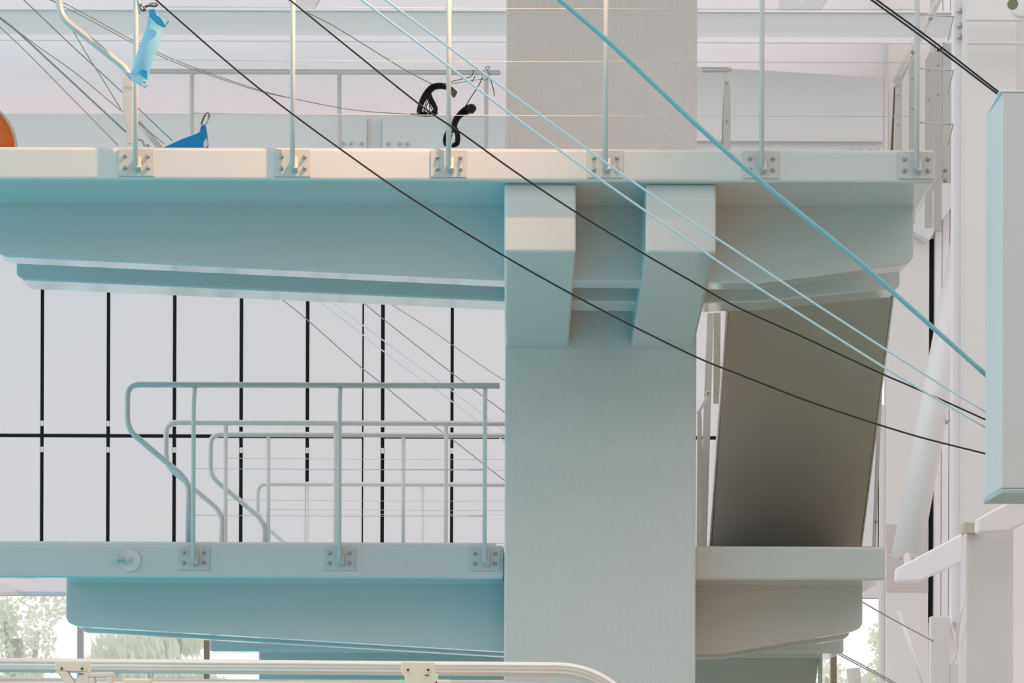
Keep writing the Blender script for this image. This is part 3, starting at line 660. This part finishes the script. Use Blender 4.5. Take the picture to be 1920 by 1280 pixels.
MB().prism([P(236, 141, sb+.3), P(242, 138, sb+.3), P(258, 144, sb+.3), P(277, 155, sb+.3), P(272, 168, sb+.3), P(246, 154, sb+.3)], (0, 0.012, 0)).build('tail_flap', M['blue_film'], bg_, bevel=0.003)
MB().prism([P(235, 141, sb+.2), P(240, 138, sb+.2), P(244, 150, sb+.2), P(242, 151, sb+.2)], (0, 0.01, 0)).build('tail_seam', M['cyan'], bg_)
MB().prism([P(258, 137, sb+.6), P(266, 132, sb+.6), P(275, 136, sb+.6), P(273, 152, sb+.6)], (0, 0.004, 0)).build('base_gusset', M['cyan'], bg_, bevel=0.001)
MB().tube([P(269+5*math.cos(t*0.7), 158+5*math.sin(t*0.7), sb+0.4) for t in range(10)], 0.003, 6).build('eyelet', M['panel'], bg_)
def carabiner(label, pts, s, r=0.0065):
    o = thing('carabiner', label, 'carabiner', P(pts[0][0], pts[0][1], s))
    w = [P(x, y, s) for x, y in pts]
    k = len(w)//2+1
    MB().tube(spline(w[:k+1], 5), r, 8).build('hook', M['bronze_metal'], o)
    MB().tube([w[k], *w[k+1:], w[0]], r*0.9, 8).build('gate', M['bolt'], o)
    return o
carabiner('dull bronze carabiner at the top of the blue tube bag', [(268, 20), (270, 15), (278, 13), (288, 14), (294, 10), (291, 8), (280, 9)], sb+0.5)
carabiner('dark carabiner linking the rope to the bronze carabiner', [(260, 11), (262, 18), (265, 22), (270, 21), (268, 16), (263, 10)], sb+0.8)
rope('short teal rope holding the blue tube bag', [(254, -14), (256, 0), (258, 8), (262, 14)], sb, sb+0.5, 0.0085, M['teal'], 'rope', 'rope')
# blue cloth on the back rail wire
cs = 281.0
bc = thing('cloth_bag', 'bright blue nylon cloth bag hung from the back rail wire', 'bag', P(350, 290, cs))
MB().prism([P(375, 237, cs), P(383, 234, cs), P(386, 246, cs), P(389, 270, cs), P(391, 330, cs), P(240, 330, cs), P(305, 278, cs), P(340, 262, cs), P(372, 250, cs)], (0, 0.04, 0)).build('cloth', M['blue'], bc, bevel=0.012, seg=3)
MB().prism([P(380, 268, cs+.3), P(386, 260, cs+.3), P(389, 272, cs+.3), P(386, 278, cs+.3), P(380, 278, cs+.3)], (0, 0.005, 0)).build('clear_corner', M['clear'], bc)
carabiner('bronze carabiner holding the blue cloth bag on the wire', [(376, 235), (379, 226), (384, 216), (390, 215), (391, 220), (388, 228), (384, 236)], cs+0.4)
# bracket scraps behind the handrail foot
bk = MB().tube(fillet([P(258, 264, 283), P(266, 266, 283), P(269, 276, 283), P(277, 273, 283), P(278, 384.5, 283)], 0.01, 3), 0.007, 8).build('wire_hook', M['frame']); tag(bk, 'small bent grey hook on the deck by the handrail foot', 'hook')
# lifebuoy
lb = thing('lifebuoy', 'orange lifebuoy in crinkled wrapping on the upper platform at far left', 'lifebuoy', P(-60, 377, 285))
c = P(-62, 282, 285); R0, r0 = 0.262, 0.062
bo, bf = MB(), MB()
def torus_arc(bm_, a0, a1, R, r, n=30):
    pts = [c+Vector((math.cos(a0+(a1-a0)*i/n)*R, 0, math.sin(a0+(a1-a0)*i/n)*R)) for i in range(n+1)]
    bm_.tube(pts, r, 14)
torus_arc(bo, 0, 2*math.pi, R0, r0-0.006, 48)
bo.build('ring', M['orange'], lb)
for k in range(6):
    f0 = k*math.pi/3-0.13
    MB_ = MB(); torus_arc(MB_, f0-0.10, f0+0.10, R0, r0-0.002, 6); MB_.build('wrap_band', M['foil'], lb)
pts = [c+Vector((math.cos(2*math.pi*i/48)*(R0+0.052), -0.01, math.sin(2*math.pi*i/48)*(R0+0.052))) for i in range(49)]
MB().tube(pts, 0.016, 8).build('wrapping', M['foil'], lb)

# ================================================================== FOREGROUND RAIL
SF = 700.0
fr_ = thing('balcony_rail', 'aluminium double rail with beige brackets close at the bottom edge', 'railing', P(600, 1320, SF))
yf = F/SF
def frail(y, xe, r, ye, name='rail'):
    path = fillet([P(-120, y-3, SF), P(xe, y+2, SF), P(xe+95, y+75, SF), P(xe+100, 2050, SF)], 0.11, 8)
    return MB().tube(path, r, 16).build(name, M['alu'], fr_)
frail(1252.5, 1105, 0.0195, 0)
frail(1288, 1078, 0.0180, 0)
def ridge(off):
    path = fillet([P(-120, 1249.5-off, SF+9), P(1105+0.34*off, 1254.5-off, SF+9), P(1200+0.62*off, 1327.5-0.785*off, SF+9), P(1205+off, 1500, SF+9)], 0.11, 8)
    MB().tube(path, 0.0035, 8).build('ridge', M['steel'], fr_)
ridge(6); ridge(-6.5)
def bracket(xo, solid):
    b = MB(); v = (0, 0.05, 0)
    def poly(pts): b.prism([P(x+xo, y, SF+14) for x, y in pts], v)
    if solid:
        poly([(105, 1241), (167, 1241), (169, 1263), (174, 1263), (176, 1300), (113, 1300), (112, 1270), (105, 1260)])
    else:
        poly([(105, 1241), (169, 1241), (169, 1262), (105, 1260)])
        poly([(106, 1260), (128, 1261), (143, 1284), (143, 1300), (130, 1300), (124, 1283)])
        poly([(152, 1262), (169, 1262), (169, 1300), (148, 1300), (148, 1275)])
        poly([(169, 1263), (215, 1262), (213, 1271), (169, 1272)])
        poly([(201, 1271), (213, 1271), (211, 1300), (204, 1300)]); poly([(169, 1272), (178, 1272), (183, 1300), (169, 1300)])
    o = b.build('bracket', M['beige'], fr_, bevel=0.003)
    for x in (118, 156): MB().dome(P(x+xo, 1256, SF+14.5), 0.004, 0.004, 8).build('screw', M['bronze_metal'], o)
    MB().box(P(150+xo, 1265, SF+14.6), P(158+xo, 1267, SF+14.6)+Vector((0, 0.002, 0))).build('slot', M['dark'], o)
    MB().tube([P(150+xo, 1300, SF+8), P(150+xo, 2040, SF+8)], 0.02, 10).build('post', M['alu'], o)
bracket(0, False); bracket(649, True)
MB().box(P(232, 1274, SF+14), P(285, 1300, SF+14)+Vector((0, 0.05, 0))).build('clip', M['beige'], fr_, bevel=0.005)
MB().box(P(815, 1274, SF+14), P(848, 1300, SF+14)+Vector((0, 0.05, 0))).build('clip', M['beige'], fr_, bevel=0.005)
struct(MB().box((-2.2, 6.5, WZ(2090, SF)), (1.4, 10.6, WZ(2050, SF))).build('floor_balcony', M['floor']))

# ================================================================== TREES OUTSIDE
def tree(label, cx, y, zc, rx, rz, n, m, ls, droop=False, blobs=7, hgap=0.0):
    t = thing('tree', label, 'tree', (cx, y, -0.05))
    b = MB()
    cs_ = [(cx+random.uniform(-rx, rx)*0.75, y+random.uniform(-0.8, 0.8)*rx, zc+random.uniform(-rz, rz)*0.75, random.uniform(0.28, 0.5)) for _ in range(blobs)]
    for i in range(n):
        bx, by, bz, br = random.choice(cs_)
        d = Vector((random.gauss(0, 1), random.gauss(0, 1), random.gauss(0, 1))).normalized()*random.uniform(0.3, 1)**0.5
        p = Vector((bx+d.x*br*rx, by+d.y*br*rx, bz+d.z*br*rz))
        if droop: u = Vector((random.gauss(0.25, 0.15), random.gauss(0, 0.2), -1)).normalized()*ls*2.6
        else: u = Vector((random.gauss(0, 1), random.gauss(0, 1), random.gauss(0, 1))).normalized()*ls
        w = u.cross(Vector((random.gauss(0, 1), random.gauss(0, 1), random.gauss(0, 1)))).normalized()*ls*0.33
        b.quad([p-w*0.4, p+u*0.45-w, p+u, p+u*0.45+w])
    b.build('foliage', m, t, normals=False)
    tk = MB(); tk.tube(spline([(cx, y, -0.05), (cx+0.1, y, zc*0.5), (cx-0.1, y, zc)], 5), [0.16]*4+[0.14]*4+[0.1]*3, 10)
    for k in range(5):
        q = cs_[k % len(cs_)]; tk.tube([(cx, y, zc*0.55+0.2*k), (q[0], q[1], q[2])], [0.07, 0.03], 8)
    tk.build('trunk', M['bark'], t)
    return t
YT = 53.0; ST = F/YT
tree('leafy tree outside the window at the lower left corner', WX(45, ST), YT, WZ(1200, ST), 0.75, 1.0, 2600, M['leaf'], 0.085, blobs=11)
tree('overexposed drooping tree outside the window, under the lower platform', WX(290, ST), YT+1, WZ(1240, ST), 1.05, 0.55, 3000, M['leaf2'], 0.085, True, blobs=12)
tree('overexposed tree outside the window at the lower right', WX(1615, ST), YT, WZ(1250, ST), 0.75, 0.8, 2600, M['leaf'], 0.085, blobs=10)

# ================================================================== GROUPS OF REPEATS
for o in COL.objects:
    if o.parent or 'category' not in o: continue
    base = o.name.split('.')[0]
    gname = {'guard_railing': 'guard railings of the diving tower', 'diving_platform': 'concrete platforms of the diving tower', 'staircase': 'stair flights of the diving tower',
             'stair_railing': 'railings of the stair flights', 'cord_hank': 'black cord hanks on the back rail', 'carabiner': 'carabiners on the upper railings', 'tree': 'trees outside the window',
             'cord': 'cords strung across the tower', 'wire': 'wires strung across the tower', 'cable': 'cables at the right hand side', 'rope': 'teal ropes', 'steel_column': 'steel columns at the right',
             'slanting_beam': 'slanting beams at the right', 'bulkhead': 'box beams on the back wall', 'roof_brace': 'roof braces above the girder', 'floodlight': 'floodlights'}.get(base)
    if gname: o['group'] = gname
